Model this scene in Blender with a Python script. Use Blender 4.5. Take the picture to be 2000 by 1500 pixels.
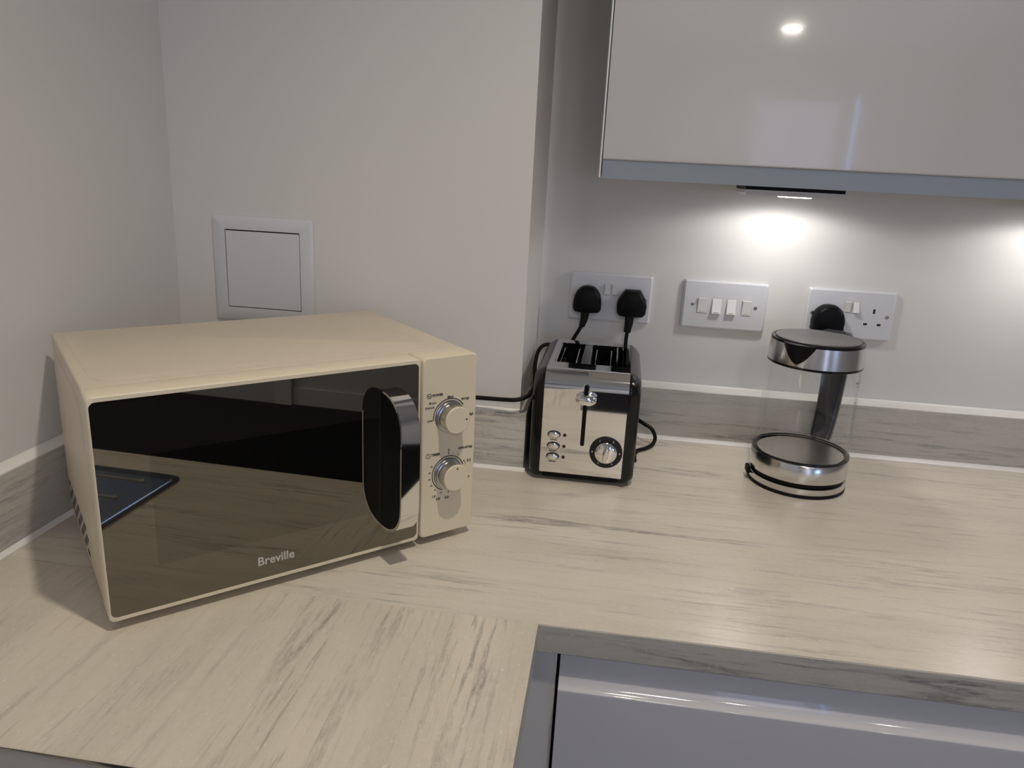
import bpy, bmesh, math, random
from mathutils import Vector, Matrix
random.seed(3)
S = bpy.context.scene
for o in list(bpy.data.objects): bpy.data.objects.remove(o)
COL = S.collection
PI = math.pi

# ------------------------------------------------------------------ camera
cam_d = bpy.data.cameras.new('camera'); cam = bpy.data.objects.new('camera', cam_d); COL.objects.link(cam)
R0 = Vector((0.98969, 0.13437, 0.04961)); R1 = Vector((0.08428, -0.2662, -0.96023)); R2 = Vector((-0.11582, 0.95451, -0.27478))
R2.normalize(); R0 = (R0 - R0.dot(R2)*R2).normalized(); R1 = R2.cross(R0)
cam.matrix_world = Matrix(((R0.x, -R1.x, -R2.x, 0.11997), (R0.y, -R1.y, -R2.y, -1.34971), (R0.z, -R1.z, -R2.z, 0.45808), (0, 0, 0, 1)))
cam_d.sensor_fit = 'HORIZONTAL'; cam_d.sensor_width = 36.0; cam_d.lens = 1453.57*36/2000; cam_d.clip_start = 0.02
S.camera = cam

# ------------------------------------------------------------------ world, exposure
W = bpy.data.worlds.new('world'); S.world = W; W.use_nodes = True
W.node_tree.nodes['Background'].inputs[0].default_value = (0.35, 0.5, 0.9, 1)
W.node_tree.nodes['Background'].inputs[1].default_value = 0.02
S.view_settings.view_transform = 'Standard'; S.view_settings.look = 'None'
S.view_settings.exposure = 0.46; S.view_settings.gamma = 1.0; S.view_settings.use_curve_mapping = False

SPOT_W = 24.5      # ceiling downlight over the corner
ROOM_W = 23.0      # the other downlights
LED_W = 0.84       # lamps under the wall cabinet
WARM = (1.0, 0.90, 0.75); NEUT = (1.0, 0.95, 0.91); LEDC = (1.0, 0.97, 0.93)
CEIL = 1.5; FLOOR = -0.9
LEFT = -0.56; PIER = -0.2406; FRONT = -0.662; LEG = 0.0776; TH = 0.0333; UPH = 0.095
XR = 2.93; YB = -6.0; RUN = 1.6

# ------------------------------------------------------------------ materials
def mat(name, col=(.8, .8, .8), rough=.5, metal=0.0, spec=.5, coat=0.0, ior=None, trans=0.0, emit=None, es=0.0):
    m = bpy.data.materials.new(name); m.use_nodes = True
    b = m.node_tree.nodes['Principled BSDF']
    b.inputs['Base Color'].default_value = (*col, 1); b.inputs['Roughness'].default_value = rough
    b.inputs['Metallic'].default_value = metal; b.inputs['Specular IOR Level'].default_value = spec
    b.inputs['Coat Weight'].default_value = coat; b.inputs['Coat Roughness'].default_value = .03
    if ior: b.inputs['IOR'].default_value = ior
    b.inputs['Transmission Weight'].default_value = trans
    if emit:
        b.inputs['Emission Color'].default_value = (*emit, 1); b.inputs['Emission Strength'].default_value = es
    return m
def nodes(m): return m.node_tree.nodes, m.node_tree.links, m.node_tree.nodes['Principled BSDF']
def bump(m, scale, strength, dist=.001, detail=4):
    N, L, b = nodes(m)
    tc = N.new('ShaderNodeTexCoord'); no = N.new('ShaderNodeTexNoise'); bp = N.new('ShaderNodeBump')
    no.inputs['Scale'].default_value = scale; no.inputs['Detail'].default_value = detail
    bp.inputs['Strength'].default_value = strength; bp.inputs['Distance'].default_value = dist
    L.new(tc.outputs['Object'], no.inputs['Vector']); L.new(no.outputs['Fac'], bp.inputs['Height']); L.new(bp.outputs['Normal'], b.inputs['Normal'])
def wear(m, c1, c2, scale):
    N, L, b = nodes(m)
    tc = N.new('ShaderNodeTexCoord'); no = N.new('ShaderNodeTexNoise'); r = N.new('ShaderNodeValToRGB')
    no.inputs['Scale'].default_value = scale; no.inputs['Detail'].default_value = 5
    r.color_ramp.elements[0].position = .35; r.color_ramp.elements[1].position = .65
    r.color_ramp.elements[0].color = (*c1, 1); r.color_ramp.elements[1].color = (*c2, 1)
    L.new(tc.outputs['Object'], no.inputs['Vector']); L.new(no.outputs['Fac'], r.inputs['Fac']); L.new(r.outputs['Color'], b.inputs['Base Color'])

M = {}
M['wall'] = mat('wall_paint', (.73, .715, .70), .55, spec=.3); wear(M['wall'], (.72, .705, .69), (.74, .725, .71), 1.5); bump(M['wall'], 140, .12)
M['ceiling'] = mat('ceiling_paint', (.85, .84, .82), .8)
M['gloss'] = mat('gloss_door', (.50, .49, .50), .07, spec=.5, coat=.5); bump(M['gloss'], 6, .02)
M['gloss_base'] = mat('gloss_base_front', (.62, .615, .64), .07, spec=.5, coat=.5)
M['strip'] = mat('blue_reflection_tint', (.42, .49, .58), .10, spec=.5)  # blue reflected light put into the finger-pull colour
M['carcass'] = mat('carcass_melamine', (.62, .61, .60), .45)
M['filler'] = mat('filler_panel', (.64, .63, .62), .3)
M['dark_gap'] = mat('dark_gap', (.02, .02, .02), .8)
M['plastic'] = mat('white_plastic', (.68, .685, .72), .25)
M['plastic2'] = mat('white_switch_plastic', (.80, .80, .81), .22)
M['seal'] = mat('white_sealant', (.86, .84, .80), .4)
M['black'] = mat('black_plastic', (.004, .004, .005), .45, spec=.15)
M['rubber'] = mat('black_rubber', (.005, .005, .005), .5, spec=.2)
M['blackgl'] = mat('black_gloss_plastic', (.006, .006, .007), .16, spec=.4)
M['chrome'] = mat('chrome', (.86, .85, .83), .045, 1.0)
M['steelgrey'] = mat('satin_steel', (.56, .55, .54), .28, 1.0)
M['brushed'] = mat('brushed_steel', (.70, .69, .67), .19, 1.0)
M['plate'] = mat('heating_plate_steel', (.70, .66, .60), .30, 1.0)
M['sink'] = mat('sink_steel', (.42, .42, .44), .16, 1.0)
M['cream'] = mat('cream_enamel', (.66, .575, .45), .38, spec=.4); bump(M['cream'], 300, .05, .0004)
M['creamp'] = mat('cream_plastic', (.75, .665, .51), .42, spec=.4)
M['glassdoor'] = mat('dark_mirror_glass', (.010, .009, .008), .012, spec=.5, ior=2.7)
M['window'] = mat('dark_oven_window', (.003, .003, .003), .012, spec=.5, ior=2.5)
M['print'] = mat('dark_print', (.04, .035, .03), .6)
M['printlt'] = mat('grey_print', (.55, .53, .48), .5)
M['printw'] = mat('white_print', (.8, .8, .8), .5)
M['led_red'] = mat('dark_red_lens', (.05, .008, .006), .15)
M['lid'] = mat('dark_grey_lid', (.10, .098, .097), .42)
M['screw'] = mat('screw_metal', (.35, .34, .33), .35, 1.0)
M['handleblk'] = mat('kettle_handle_plastic', (.018, .019, .024), .22)
M['lens'] = mat('lamp_lens', (1, 1, 1), .5, emit=(1, .93, .82), es=130)
M['ledlens'] = mat('led_lens', (1, 1, 1), .5, emit=LEDC, es=14)
M['sky_pane'] = mat('window_daylight', (.1, .12, .16), .1, emit=(.25, .45, 1.0), es=5.0)
M['fill_pane'] = mat('blue_fill_glow', (.1, .12, .16), .1, emit=(.36, .56, 1.0), es=3.6)  # glow of the added right-hand window
M['net_pane'] = mat('curtained_pane', (.3, .3, .33), .4, emit=(.55, .60, .85), es=1.1)
M['frame'] = mat('window_frame_white', (.75, .75, .76), .35)
M['door'] = mat('white_door_paint', (.62, .62, .63), .4)

for k_ in ('glassdoor', 'window'): M[k_].node_tree.nodes['Principled BSDF'].inputs['Specular Tint'].default_value = (1, .94, .78, 1)
def floor_mat():
    m = mat('dark_wood_floor', (.03, .022, .018), .6, spec=0.0); N, L, b = nodes(m)
    tc = N.new('ShaderNodeTexCoord'); mp = N.new('ShaderNodeMapping'); no = N.new('ShaderNodeTexNoise'); r = N.new('ShaderNodeValToRGB')
    mp.inputs['Scale'].default_value = (1.2, 14, 1); no.inputs['Scale'].default_value = 2; no.inputs['Detail'].default_value = 6
    r.color_ramp.elements[0].color = (.009, .009, .012, 1); r.color_ramp.elements[1].color = (.028, .025, .025, 1)
    L.new(tc.outputs['Object'], mp.inputs['Vector']); L.new(mp.outputs['Vector'], no.inputs['Vector']); L.new(no.outputs['Fac'], r.inputs['Fac']); L.new(r.outputs['Color'], b.inputs['Base Color'])
    return m
M['floor'] = floor_mat()

def stone(name, axis, tint=1.0, seed=0.0, hue=(1, 1, 1)):
    """pale stone-effect laminate, streaks running along the given axis"""
    m = mat(name, (.6, .54, .45), .29, spec=.5); N, L, b = nodes(m)
    tc = N.new('ShaderNodeTexCoord')
    def noise(sc, scale, detail, rough=.55, dist=0.0, off=0.0):
        mp = N.new('ShaderNodeMapping')
        a, c = sc
        mp.inputs['Scale'].default_value = (a, c, c) if axis == 'x' else (c, a, c)
        mp.inputs['Location'].default_value = (off+seed, off*1.7+seed, off*.6)
        n = N.new('ShaderNodeTexNoise'); n.inputs['Scale'].default_value = scale; n.inputs['Detail'].default_value = detail
        n.inputs['Roughness'].default_value = rough; n.inputs['Distortion'].default_value = dist
        L.new(tc.outputs['Object'], mp.inputs['Vector']); L.new(mp.outputs['Vector'], n.inputs['Vector'])
        return n.outputs['Fac']
    def ramp(f, stops):
        r = N.new('ShaderNodeValToRGB'); cr = r.color_ramp
        while len(cr.elements) < len(stops): cr.elements.new(.5)
        for e, (p, c) in zip(cr.elements, stops): e.position = p; e.color = (*c, 1) if not isinstance(c, float) else (c, c, c, 1)
        L.new(f, r.inputs['Fac']); return r.outputs['Color']
    def mix(f, a, c, mode='MIX'):
        x = N.new('ShaderNodeMix'); x.data_type = 'RGBA'; x.blend_type = mode
        if isinstance(f, float): x.inputs[0].default_value = f
        else: L.new(f, x.inputs[0])
        for v, i in ((a, 6), (c, 7)):
            if isinstance(v, tuple): x.inputs[i].default_value = (*v, 1)
            else: L.new(v, x.inputs[i])
        return x.outputs[2]
    def mul(a, c):
        x = N.new('ShaderNodeMath'); x.operation = 'MULTIPLY'
        for v, i in ((a, 0), (c, 1)):
            if isinstance(v, float): x.inputs[i].default_value = v
            else: L.new(v, x.inputs[i])
        return x.outputs[0]
    t = tint
    hu = lambda a, b_, c_: (a*t*hue[0], b_*t*hue[1], c_*t*hue[2])
    base = ramp(noise((1.3, 9.0), 1.6, 5, .6, .3), [(.28, hu(.60, .555, .48)), (.5, hu(.66, .612, .535)), (.70, hu(.71, .66, .585))])
    # soft grey bands
    band = ramp(noise((.8, 9.0), 1.5, 5, .6, .2, 1.3), [(.46, 0.0), (.64, 1.0)])
    c = mix(mul(band, .20), base, hu(.40, .385, .36))
    # fine long streaks, broken up
    f1 = ramp(noise((4.2, 72.0), 1.6, 8, .74, .15, 3.1), [(.53, 0.0), (.64, 1.0)])
    m1 = ramp(noise((3.0, 9.0), 1.4, 3, .5, 0, 6.1), [(.36, .15), (.62, 1.0)])
    c = mix(mul(mul(f1, m1), .74), c, hu(.31, .29, .265))
    # broken darker veins
    vein = ramp(noise((.7, 11.0), 1.35, 8, .60, .08, 7.7), [(.474, 0.0), (.496, 1.0), (.504, 1.0), (.526, 0.0)])
    mask = ramp(noise((2.2, 6.0), 1.1, 3, .5, 0, 11.3), [(.45, 0.0), (.60, 1.0)])
    grain = ramp(noise((34.0, 130.0), 1.3, 5, .75, 0, 5.5), [(.36, .15), (.60, 1.0)])
    c = mix(mul(mul(mul(vein, mask), grain), .82), c, hu(.17, .16, .15))
    # fine mottling
    mo = ramp(noise((70.0, 120.0), 1.5, 5, .7, 0, 8.8), [(.30, 0.0), (.55, 1.0)])
    c = mix(mul(mo, .16), c, hu(.84, .79, .70))
    # pale quartz specks
    sp = ramp(noise((110.0, 170.0), 1.6, 2, .5, 0, 2.0), [(.64, 0.0), (.72, 1.0)])
    c = mix(mul(sp, .45), c, hu(.82, .79, .73))
    L.new(c, b.inputs['Base Color'])
    bp = N.new('ShaderNodeBump'); bp.inputs['Strength'].default_value = .10; bp.inputs['Distance'].default_value = .0006
    L.new(grain, bp.inputs['Height']); L.new(bp.outputs['Normal'], b.inputs['Normal'])
    return m
M['stone_x'] = stone('stone_laminate_run', 'x', 1.0, 0.35, (1, .985, .97))
M['stone_y'] = stone('stone_laminate_return', 'y', 1.0, 2.7, (1, .975, .94))
M['stone_up'] = stone('stone_laminate_upstand', 'x', .87, 9.0, (.98, 1, 1.04))
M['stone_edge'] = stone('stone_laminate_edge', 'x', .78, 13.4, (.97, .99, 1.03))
M['stone_upy'] = stone('stone_laminate_side_upstand', 'y', .86, 2.0, (.97, 1, 1.04))

def thin_glass():
    m = bpy.data.materials.new('kettle_glass'); m.use_nodes = True; N = m.node_tree.nodes; L = m.node_tree.links
    N.remove(N['Principled BSDF']); out = N['Material Output']
    tr = N.new('ShaderNodeBsdfTransparent'); tr.inputs[0].default_value = (.995, .997, .995, 1)
    gl = N.new('ShaderNodeBsdfGlossy'); gl.inputs['Roughness'].default_value = .02; gl.inputs['Color'].default_value = (1, 1, 1, 1)
    lw = N.new('ShaderNodeLayerWeight'); lw.inputs['Blend'].default_value = .5
    pw = N.new('ShaderNodeMath'); pw.operation = 'POWER'; pw.inputs[1].default_value = 4.0; L.new(lw.outputs['Facing'], pw.inputs[0])
    fr = N.new('ShaderNodeMath'); fr.operation = 'MULTIPLY_ADD'; fr.inputs[1].default_value = .45; fr.inputs[2].default_value = .018; L.new(pw.outputs[0], fr.inputs[0])
    mx = N.new('ShaderNodeMixShader'); L.new(fr.outputs[0], mx.inputs[0]); L.new(tr.outputs[0], mx.inputs[1]); L.new(gl.outputs[0], mx.inputs[2]); L.new(mx.outputs[0], out.inputs['Surface'])
    return m
M['glass'] = thin_glass()

# ------------------------------------------------------------------ geometry helpers
def link(name, bm, m, parent=None, ang=35, loc=None):
    me = bpy.data.meshes.new(name)
    bmesh.ops.recalc_face_normals(bm, faces=bm.faces[:])
    bm.to_mesh(me); bm.free()
    if ang is not None and len(me.polygons):
        me.polygons.foreach_set('use_smooth', [True]*len(me.polygons)); me.set_sharp_from_angle(angle=math.radians(ang))
    o = bpy.data.objects.new(name, me); COL.objects.link(o)
    for mm in (m if isinstance(m, (list, tuple)) else [m]): me.materials.append(mm)
    if parent: o.parent = parent
    if loc: o.location = loc
    return o
def tag(o, label, cat, group=None):
    o['label'] = label; o['category'] = cat
    if group: o['group'] = group
    return o
def thing(name, label, cat, loc=(0, 0, 0), rz=0.0, group=None):
    o = bpy.data.objects.new(name, None); COL.objects.link(o); o.location = loc; o.rotation_euler = (0, 0, rz)
    o.empty_display_size = .02
    return tag(o, label, cat, group)
def struct(name, bm, m, parent=None, ang=None):
    o = link(name, bm, m, parent, ang); o['kind'] = 'structure'; return o
def NB(): return bmesh.new()
def box(bm, x0, x1, y0, y1, z0, z1, bev=0.0, seg=2):
    r = bmesh.ops.create_cube(bm, size=1.0)
    vs = r['verts']
    for v in vs: v.co = Vector((x0+(v.co.x+.5)*(x1-x0), y0+(v.co.y+.5)*(y1-y0), z0+(v.co.z+.5)*(z1-z0)))
    if bev > 0:
        es = list({e for v in vs for e in v.link_edges})
        bmesh.ops.bevel(bm, geom=es, offset=bev, segments=seg, profile=.5, affect='EDGES')
def loft(bm, rings, cap0=True, cap1=True, closed=True):
    vr = [[bm.verts.new(p) for p in r] for r in rings]
    n = len(vr[0])
    for a, b in zip(vr[:-1], vr[1:]):
        for i in range(n if closed else n-1):
            j = (i+1) % n
            try: bm.faces.new((a[i], a[j], b[j], b[i]))
            except ValueError: pass
    if cap0: bm.faces.new(vr[0])
    if cap1: bm.faces.new(vr[-1])
    return vr
def rrect(x0, x1, z0, z1, r, n=5):
    P = []
    for cx, cz, a0 in ((x1-r, z1-r, 0), (x0+r, z1-r, 90), (x0+r, z0+r, 180), (x1-r, z0+r, 270)):
        for i in range(n+1):
            a = math.radians(a0+90*i/n); P.append((cx+r*math.cos(a), cz+r*math.sin(a)))
    return P
def ell(cx, cz, rx, rz, n=40, rot=0.0):
    c, s = math.cos(rot), math.sin(rot)
    return [(cx+rx*math.cos(2*PI*i/n)*c-rz*math.sin(2*PI*i/n)*s, cz+rx*math.cos(2*PI*i/n)*s+rz*math.sin(2*PI*i/n)*c) for i in range(n)]
def front(P, y): return [(a, y, b) for a, b in P]              # outline in the x-z plane at depth y
def plate(bm, P, y0, y1, inset=0.0, iy=0.0, cen=None):
    """outline extruded from y0 (back) to y1 (front); optional chamfered front edge"""
    if inset:
        cx = sum(p[0] for p in P)/len(P) if cen is None else cen[0]; cz = sum(p[1] for p in P)/len(P) if cen is None else cen[1]
        hx = max(abs(p[0]-cx) for p in P); hz = max(abs(p[1]-cz) for p in P)
        Q = [(cx+(a-cx)*(hx-inset)/hx, cz+(b-cz)*(hz-inset)/hz) for a, b in P]
        sg = 1 if y0 > y1 else -1
        loft(bm, [front(P, y0), front(P, y1+sg*iy), front(Q, y1)])
    else: loft(bm, [front(P, y0), front(P, y1)])
def ringplate(bm, Po, Pi, y0, y1):
    """flat ring between two outlines with the same count"""
    n = len(Po)
    a = [bm.verts.new(p) for p in front(Po, y1)]; b = [bm.verts.new(p) for p in front(Pi, y1)]
    c = [bm.verts.new(p) for p in front(Po, y0)]; d = [bm.verts.new(p) for p in front(Pi, y0)]
    for i in range(n):
        j = (i+1) % n
        for q in ((a[i], a[j], b[j], b[i]), (c[j], c[i], d[i], d[j]), (a[j], a[i], c[i], c[j]), (b[i], b[j], d[j], d[i])): bm.faces.new(q)
def lathe(bm, prof, n=64, c=(0, 0, 0), axis='z', close=False):
    """profile of (radius, height); axis z, or axis y where height runs towards -y"""
    rings = []
    for r, h in prof:
        R = []
        for i in range(n):
            a = 2*PI*i/n
            R.append((c[0]+r*math.cos(a), c[1]+r*math.sin(a), c[2]+h) if axis == 'z' else (c[0]+r*math.cos(a), c[1]-h, c[2]+r*math.sin(a)))
        rings.append(R)
    if close: rings.append(rings[0])
    vr = [[bm.verts.new(p) for p in r] for r in (rings[:-1] if close else rings)]
    if close: vr.append(vr[0])
    for a, b in zip(vr[:-1], vr[1:]):
        for i in range(n):
            j = (i+1) % n; bm.faces.new((a[i], a[j], b[j], b[i]))
    if not close:
        if prof[0][0] > 1e-6: bm.faces.new(vr[0])
        if prof[-1][0] > 1e-6: bm.faces.new(vr[-1])
def smooth_path(pts, k=10):
    P = [Vector(p) for p in pts]; P = [2*P[0]-P[1]]+P+[2*P[-1]-P[-2]]; out = []
    for i in range(1, len(P)-2):
        a, b, c, d = P[i-1], P[i], P[i+1], P[i+2]
        for s in range(k):
            t = s/k
            out.append(.5*((2*b)+(c-a)*t+(2*a-5*b+4*c-d)*t*t+(3*b-3*c+d-a)*t**3))
    out.append(P[-2]); return out
def tube(bm, pts, r, n=12, smooth=True, k=10, rx=None):
    P = smooth_path(pts, k) if smooth else [Vector(p) for p in pts]
    rad = r if isinstance(r, (list, tuple)) else None
    rings = []; up = Vector((0, 0, 1))
    prev = None
    for i, p in enumerate(P):
        t = (P[min(i+1, len(P)-1)]-P[max(i-1, 0)]).normalized()
        if prev is None:
            u = t.orthogonal().normalized()
        else:
            u = (prev-t*prev.dot(t)).normalized()
        prev = u; v = t.cross(u)
        rr = r if rad is None else rad[0]+(rad[1]-rad[0])*i/(len(P)-1)
        rings.append([p+u*rr*math.cos(2*PI*q/n)+v*rr*math.sin(2*PI*q/n) for q in range(n)])
    loft(bm, rings)
def text(bm, s, x, z, size, y=-.0003, width=None, align='CENTER', bold=0.0, rot=0.0, squash=1.0, shear=0.0):
    """letters lying in the x-z plane facing -y"""
    cu = bpy.data.curves.new('t', 'FONT'); cu.body = s; cu.size = size; cu.align_x = align; cu.align_y = 'CENTER'
    cu.offset = bold; cu.extrude = .00008; cu.resolution_u = 3; cu.shear = shear
    o = bpy.data.objects.new('t', cu); COL.objects.link(o)
    dg = bpy.context.evaluated_depsgraph_get(); me = bpy.data.meshes.new_from_object(o.evaluated_get(dg))
    bpy.data.objects.remove(o); bpy.data.curves.remove(cu)
    xs = [v.co.x for v in me.vertices]
    k = (width/(max(xs)-min(xs))) if width and xs else 1.0
    c, sn = math.cos(rot), math.sin(rot)
    for v in me.vertices:
        a, b = v.co.x*k, v.co.y*k*squash
        v.co = Vector((x+a*c-b*sn, y-v.co.z, z+a*sn+b*c))
    bm.from_mesh(me); bpy.data.meshes.remove(me)
def arc(bm, cx, cz, r0, r1, a0, a1, y0=0.0, y1=-.0004, n=40):
    """flat printed arc, angles in degrees counter-clockwise from +x"""
    A = [math.radians(a0+(a1-a0)*i/n) for i in range(n+1)]
    P = [(cx+r1*math.cos(a), cz+r1*math.sin(a)) for a in A]+[(cx+r0*math.cos(a), cz+r0*math.sin(a)) for a in reversed(A)]
    V0 = [bm.verts.new(p) for p in front(P, y0)]; V1 = [bm.verts.new(p) for p in front(P, y1)]
    m = n+1; N = 2*m
    for i in range(n):
        bm.faces.new((V1[i], V1[i+1], V1[N-2-i], V1[N-1-i])); bm.faces.new((V0[i+1], V0[i], V0[N-1-i], V0[N-2-i]))
    for i in range(N):
        j = (i+1) % N; bm.faces.new((V0[i], V0[j], V1[j], V1[i]))
def tick(bm, cx, cz, r0, r1, a, w=.0004, y=-.0004):
    a = math.radians(a); c, s = math.cos(a), math.sin(a)
    P = [(cx+r0*c-w*s, cz+r0*s+w*c), (cx+r0*c+w*s, cz+r0*s-w*c), (cx+r1*c+w*s, cz+r1*s-w*c), (cx+r1*c-w*s, cz+r1*s+w*c)]
    loft(bm, [front(P, 0), front(P, y)])
def prism_x(bm, prof, x0, x1):
    loft(bm, [[(x0, a, b) for a, b in prof], [(x1, a, b) for a, b in prof]])
def light(name, kind, parent, loc, power, col, **kw):
    d = bpy.data.lights.new(name, kind); d.energy = power; d.color = col
    for k, v in kw.items(): setattr(d, k, v)
    o = bpy.data.objects.new(name, d); COL.objects.link(o); o.parent = parent; o.location = loc
    return o

# ------------------------------------------------------------------ room
b = NB(); box(b, -.8, XR+.2, YB-.2, .2, FLOOR-.1, FLOOR); struct('floor', b, M['floor'])
b = NB(); box(b, -.8, XR+.2, YB-.2, .2, CEIL, CEIL+.1); struct('ceiling', b, M['ceiling'])
b = NB(); box(b, -.8, XR+.2, 0, .2, FLOOR, CEIL); struct('wall_back', b, M['wall'])
b = NB(); box(b, -.8, LEFT, YB-.2, 0, FLOOR, CEIL); struct('wall_left', b, M['wall'])
b = NB(); box(b, LEFT, 0, PIER, 0, FLOOR, CEIL, 0)
struct('wall_corner', b, M['wall'])
b = NB()
for y0, y1, za, zb in ((YB, -5.0, FLOOR, CEIL), (-3.6, 0, FLOOR, CEIL), (-5.0, -3.6, FLOOR, -.1), (-5.0, -3.6, .75, CEIL)): box(b, XR, XR+.2, y0, y1, za, zb)
struct('wall_right', b, M['wall'])
b = NB()
for y0, y1, za, zb in ((-5.0, -4.93, -.1, .75), (-3.67, -3.6, -.1, .75), (-4.93, -3.67, -.1, -.03), (-4.93, -3.67, .68, .75), (-4.325, -4.275, -.03, .68)): box(b, XR+.05, XR+.11, y0, y1, za, zb)
w2 = struct('fill_window', b, M['frame'])  # unseen window, added on the right wall for bluish fill light
b = NB(); box(b, XR+.07, XR+.09, -4.93, -3.67, -.03, .68); struct('blue_fill_pane', b, M['fill_pane'], w2)
b = NB()
for x0, x1, z0, z1 in ((LEFT, 1.1, FLOOR, CEIL), (2.12, XR, FLOOR, CEIL), (1.1, 2.12, 1.22, CEIL)): box(b, x0, x1, YB-.2, YB, z0, z1)
struct('wall_front', b, M['wall'])
# glazed balcony door in the far wall, daylight behind
b = NB()
for x0, x1, z0, z1 in ((1.1, 1.2, FLOOR, 1.22), (1.85, 1.965, FLOOR, 1.22), (2.0, 2.12, FLOOR, 1.22), (1.2, 1.85, 1.12, 1.22), (1.965, 2.0, 1.16, 1.22), (1.2, 1.85, .52, .57), (1.2, 1.85, FLOOR, FLOOR+.1)): box(b, x0, x1, YB-.12, YB+.02, z0, z1)
w1 = struct('window_1', b, M['frame'])
b = NB(); box(b, 1.2, 1.85, YB-.07, YB-.05, FLOOR+.1, 1.12); struct('window_pane', b, M['net_pane'], w1)
b = NB(); box(b, 1.965, 2.0, YB-.07, YB-.05, FLOOR, 1.16); struct('side_pane', b, M['sky_pane'], w1)
# plain white door in the right wall
b = NB(); box(b, XR-.03, XR+.02, -3.15, -2.33, FLOOR, 1.15); d1 = struct('door_1', b, M['door'])
b = NB(); ringplate(b, [(-3.25, FLOOR), (-2.23, FLOOR), (-2.23, 1.25), (-3.25, 1.25)], [(-3.15, FLOOR), (-2.33, FLOOR), (-2.33, 1.15), (-3.15, 1.15)], XR-.001, XR-.035)
for v in b.verts: v.co = Vector((v.co.y, v.co.x, v.co.z))
struct('door_frame', b, M['frame'], d1)
b = NB(); box(b, XR-.015, XR, -2.23, 0, FLOOR, FLOOR+.1); struct('baseboard_right', b, M['frame'])

# ceiling downlights
def downlight(x, y, power, label, r=.035, size=2.7, col=NEUT, blend=.7, soft=.028):
    t = thing('ceiling_downlight', label, 'ceiling light', (x, y, CEIL), 0, 'recessed ceiling downlights')
    b = NB(); lathe(b, [(r-.001, 0), (r+.011, 0), (r+.011, -.004), (r+.001, -.006), (r-.001, -.003)], 40, close=True); link('trim_ring', b, M['brushed'], t)
    b = NB(); lathe(b, [(0, -.0005), (r-.001, -.0005), (r-.001, -.002), (0, -.002)], 40); link('lens', b, M['lens'], t)
    light('lamp', 'SPOT', t, (0, 0, -.02), power, col, spot_size=size, spot_blend=blend, shadow_soft_size=soft)
downlight(.275, -1.007, SPOT_W, 'recessed ceiling downlight above the corner with the cream microwave', size=2.08, col=WARM, blend=1.0)
downlight(1.234, -5.16, ROOM_W, 'recessed ceiling downlight by the far glazed door', col=NEUT, r=.065)
downlight(.49, -3.0, ROOM_W*1.05, 'recessed ceiling downlight behind the photographer on the left', size=3.08, blend=.35, soft=.16)
downlight(1.75, -3.8, ROOM_W*.8, 'recessed ceiling downlight in the middle of the room')

# ------------------------------------------------------------------ worktops, upstands
SX0, SX1, SY1, SY0 = -.48, .018, -.92, -1.95        # inset sink cut-out
bm = NB()
def slab(bm, poly, z0, z1, bev=.0016, only=None):
    lo = [bm.verts.new((x, y, z0)) for x, y in poly]; hi = [bm.verts.new((x, y, z1)) for x, y in poly]
    n = len(poly)
    bm.faces.new(lo); top = bm.faces.new(hi)
    for i in range(n): bm.faces.new((lo[i], lo[(i+1) % n], hi[(i+1) % n], hi[i]))
    es = [e for e in top.edges if only is None or only(e)]
    bmesh.ops.bevel(bm, geom=es, offset=bev, segments=3, profile=.5, affect='EDGES')
slab(bm, [(LEFT+.0005, FRONT), (LEG, FRONT), (RUN, FRONT), (RUN, -.0005), (.0005, -.0005), (.0005, PIER-.0005), (LEFT+.0005, PIER-.0005)], -TH, 0, .0012, lambda e: all(v.co.y < FRONT+.001 and v.co.x > LEG-.001 for v in e.verts))
wt = tag(link('worktop', bm, M['stone_x']), 'long pale stone-effect worktop along the back wall under the toaster and kettle', 'worktop')
b = NB(); box(b, LEG+.0006, RUN, FRONT-.0005, FRONT+.0003, -TH, -.0016, .0002, 1); link('edge_strip', b, M['stone_edge'], wt, None)
bm = NB()
xs = [LEFT+.0005, SX0+.02, SX1-.02, LEG]; ys = [-2.5, SY0+.02, SY1-.02, FRONT-.0001]
g = {}
def gv(i, j, z): 
    k = (i, j, z)
    if k not in g: g[k] = bm.verts.new((xs[i], ys[j], z))
    return g[k]
for i in range(3):
    for j in range(3):
        if (i, j) == (1, 1): continue
        for z in (0.0, -TH): bm.faces.new((gv(i, j, z), gv(i+1, j, z), gv(i+1, j+1, z), gv(i, j+1, z)))
def side(a, c): bm.faces.new((gv(*a, 0.0), gv(*c, 0.0), gv(*c, -TH), gv(*a, -TH)))
for i in range(3): side((i, 0), (i+1, 0)); side((i, 3), (i+1, 3)); side((0, i), (0, i+1)); side((3, i), (3, i+1))
for a, c in (((1, 1), (2, 1)), ((2, 1), (2, 2)), ((2, 2), (1, 2)), ((1, 2), (1, 1))): side(a, c)
tag(link('worktop', bm, M['stone_y'], ang=None), 'pale stone-effect worktop section at lower left, its grey streaks running towards the viewer', 'worktop')

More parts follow.
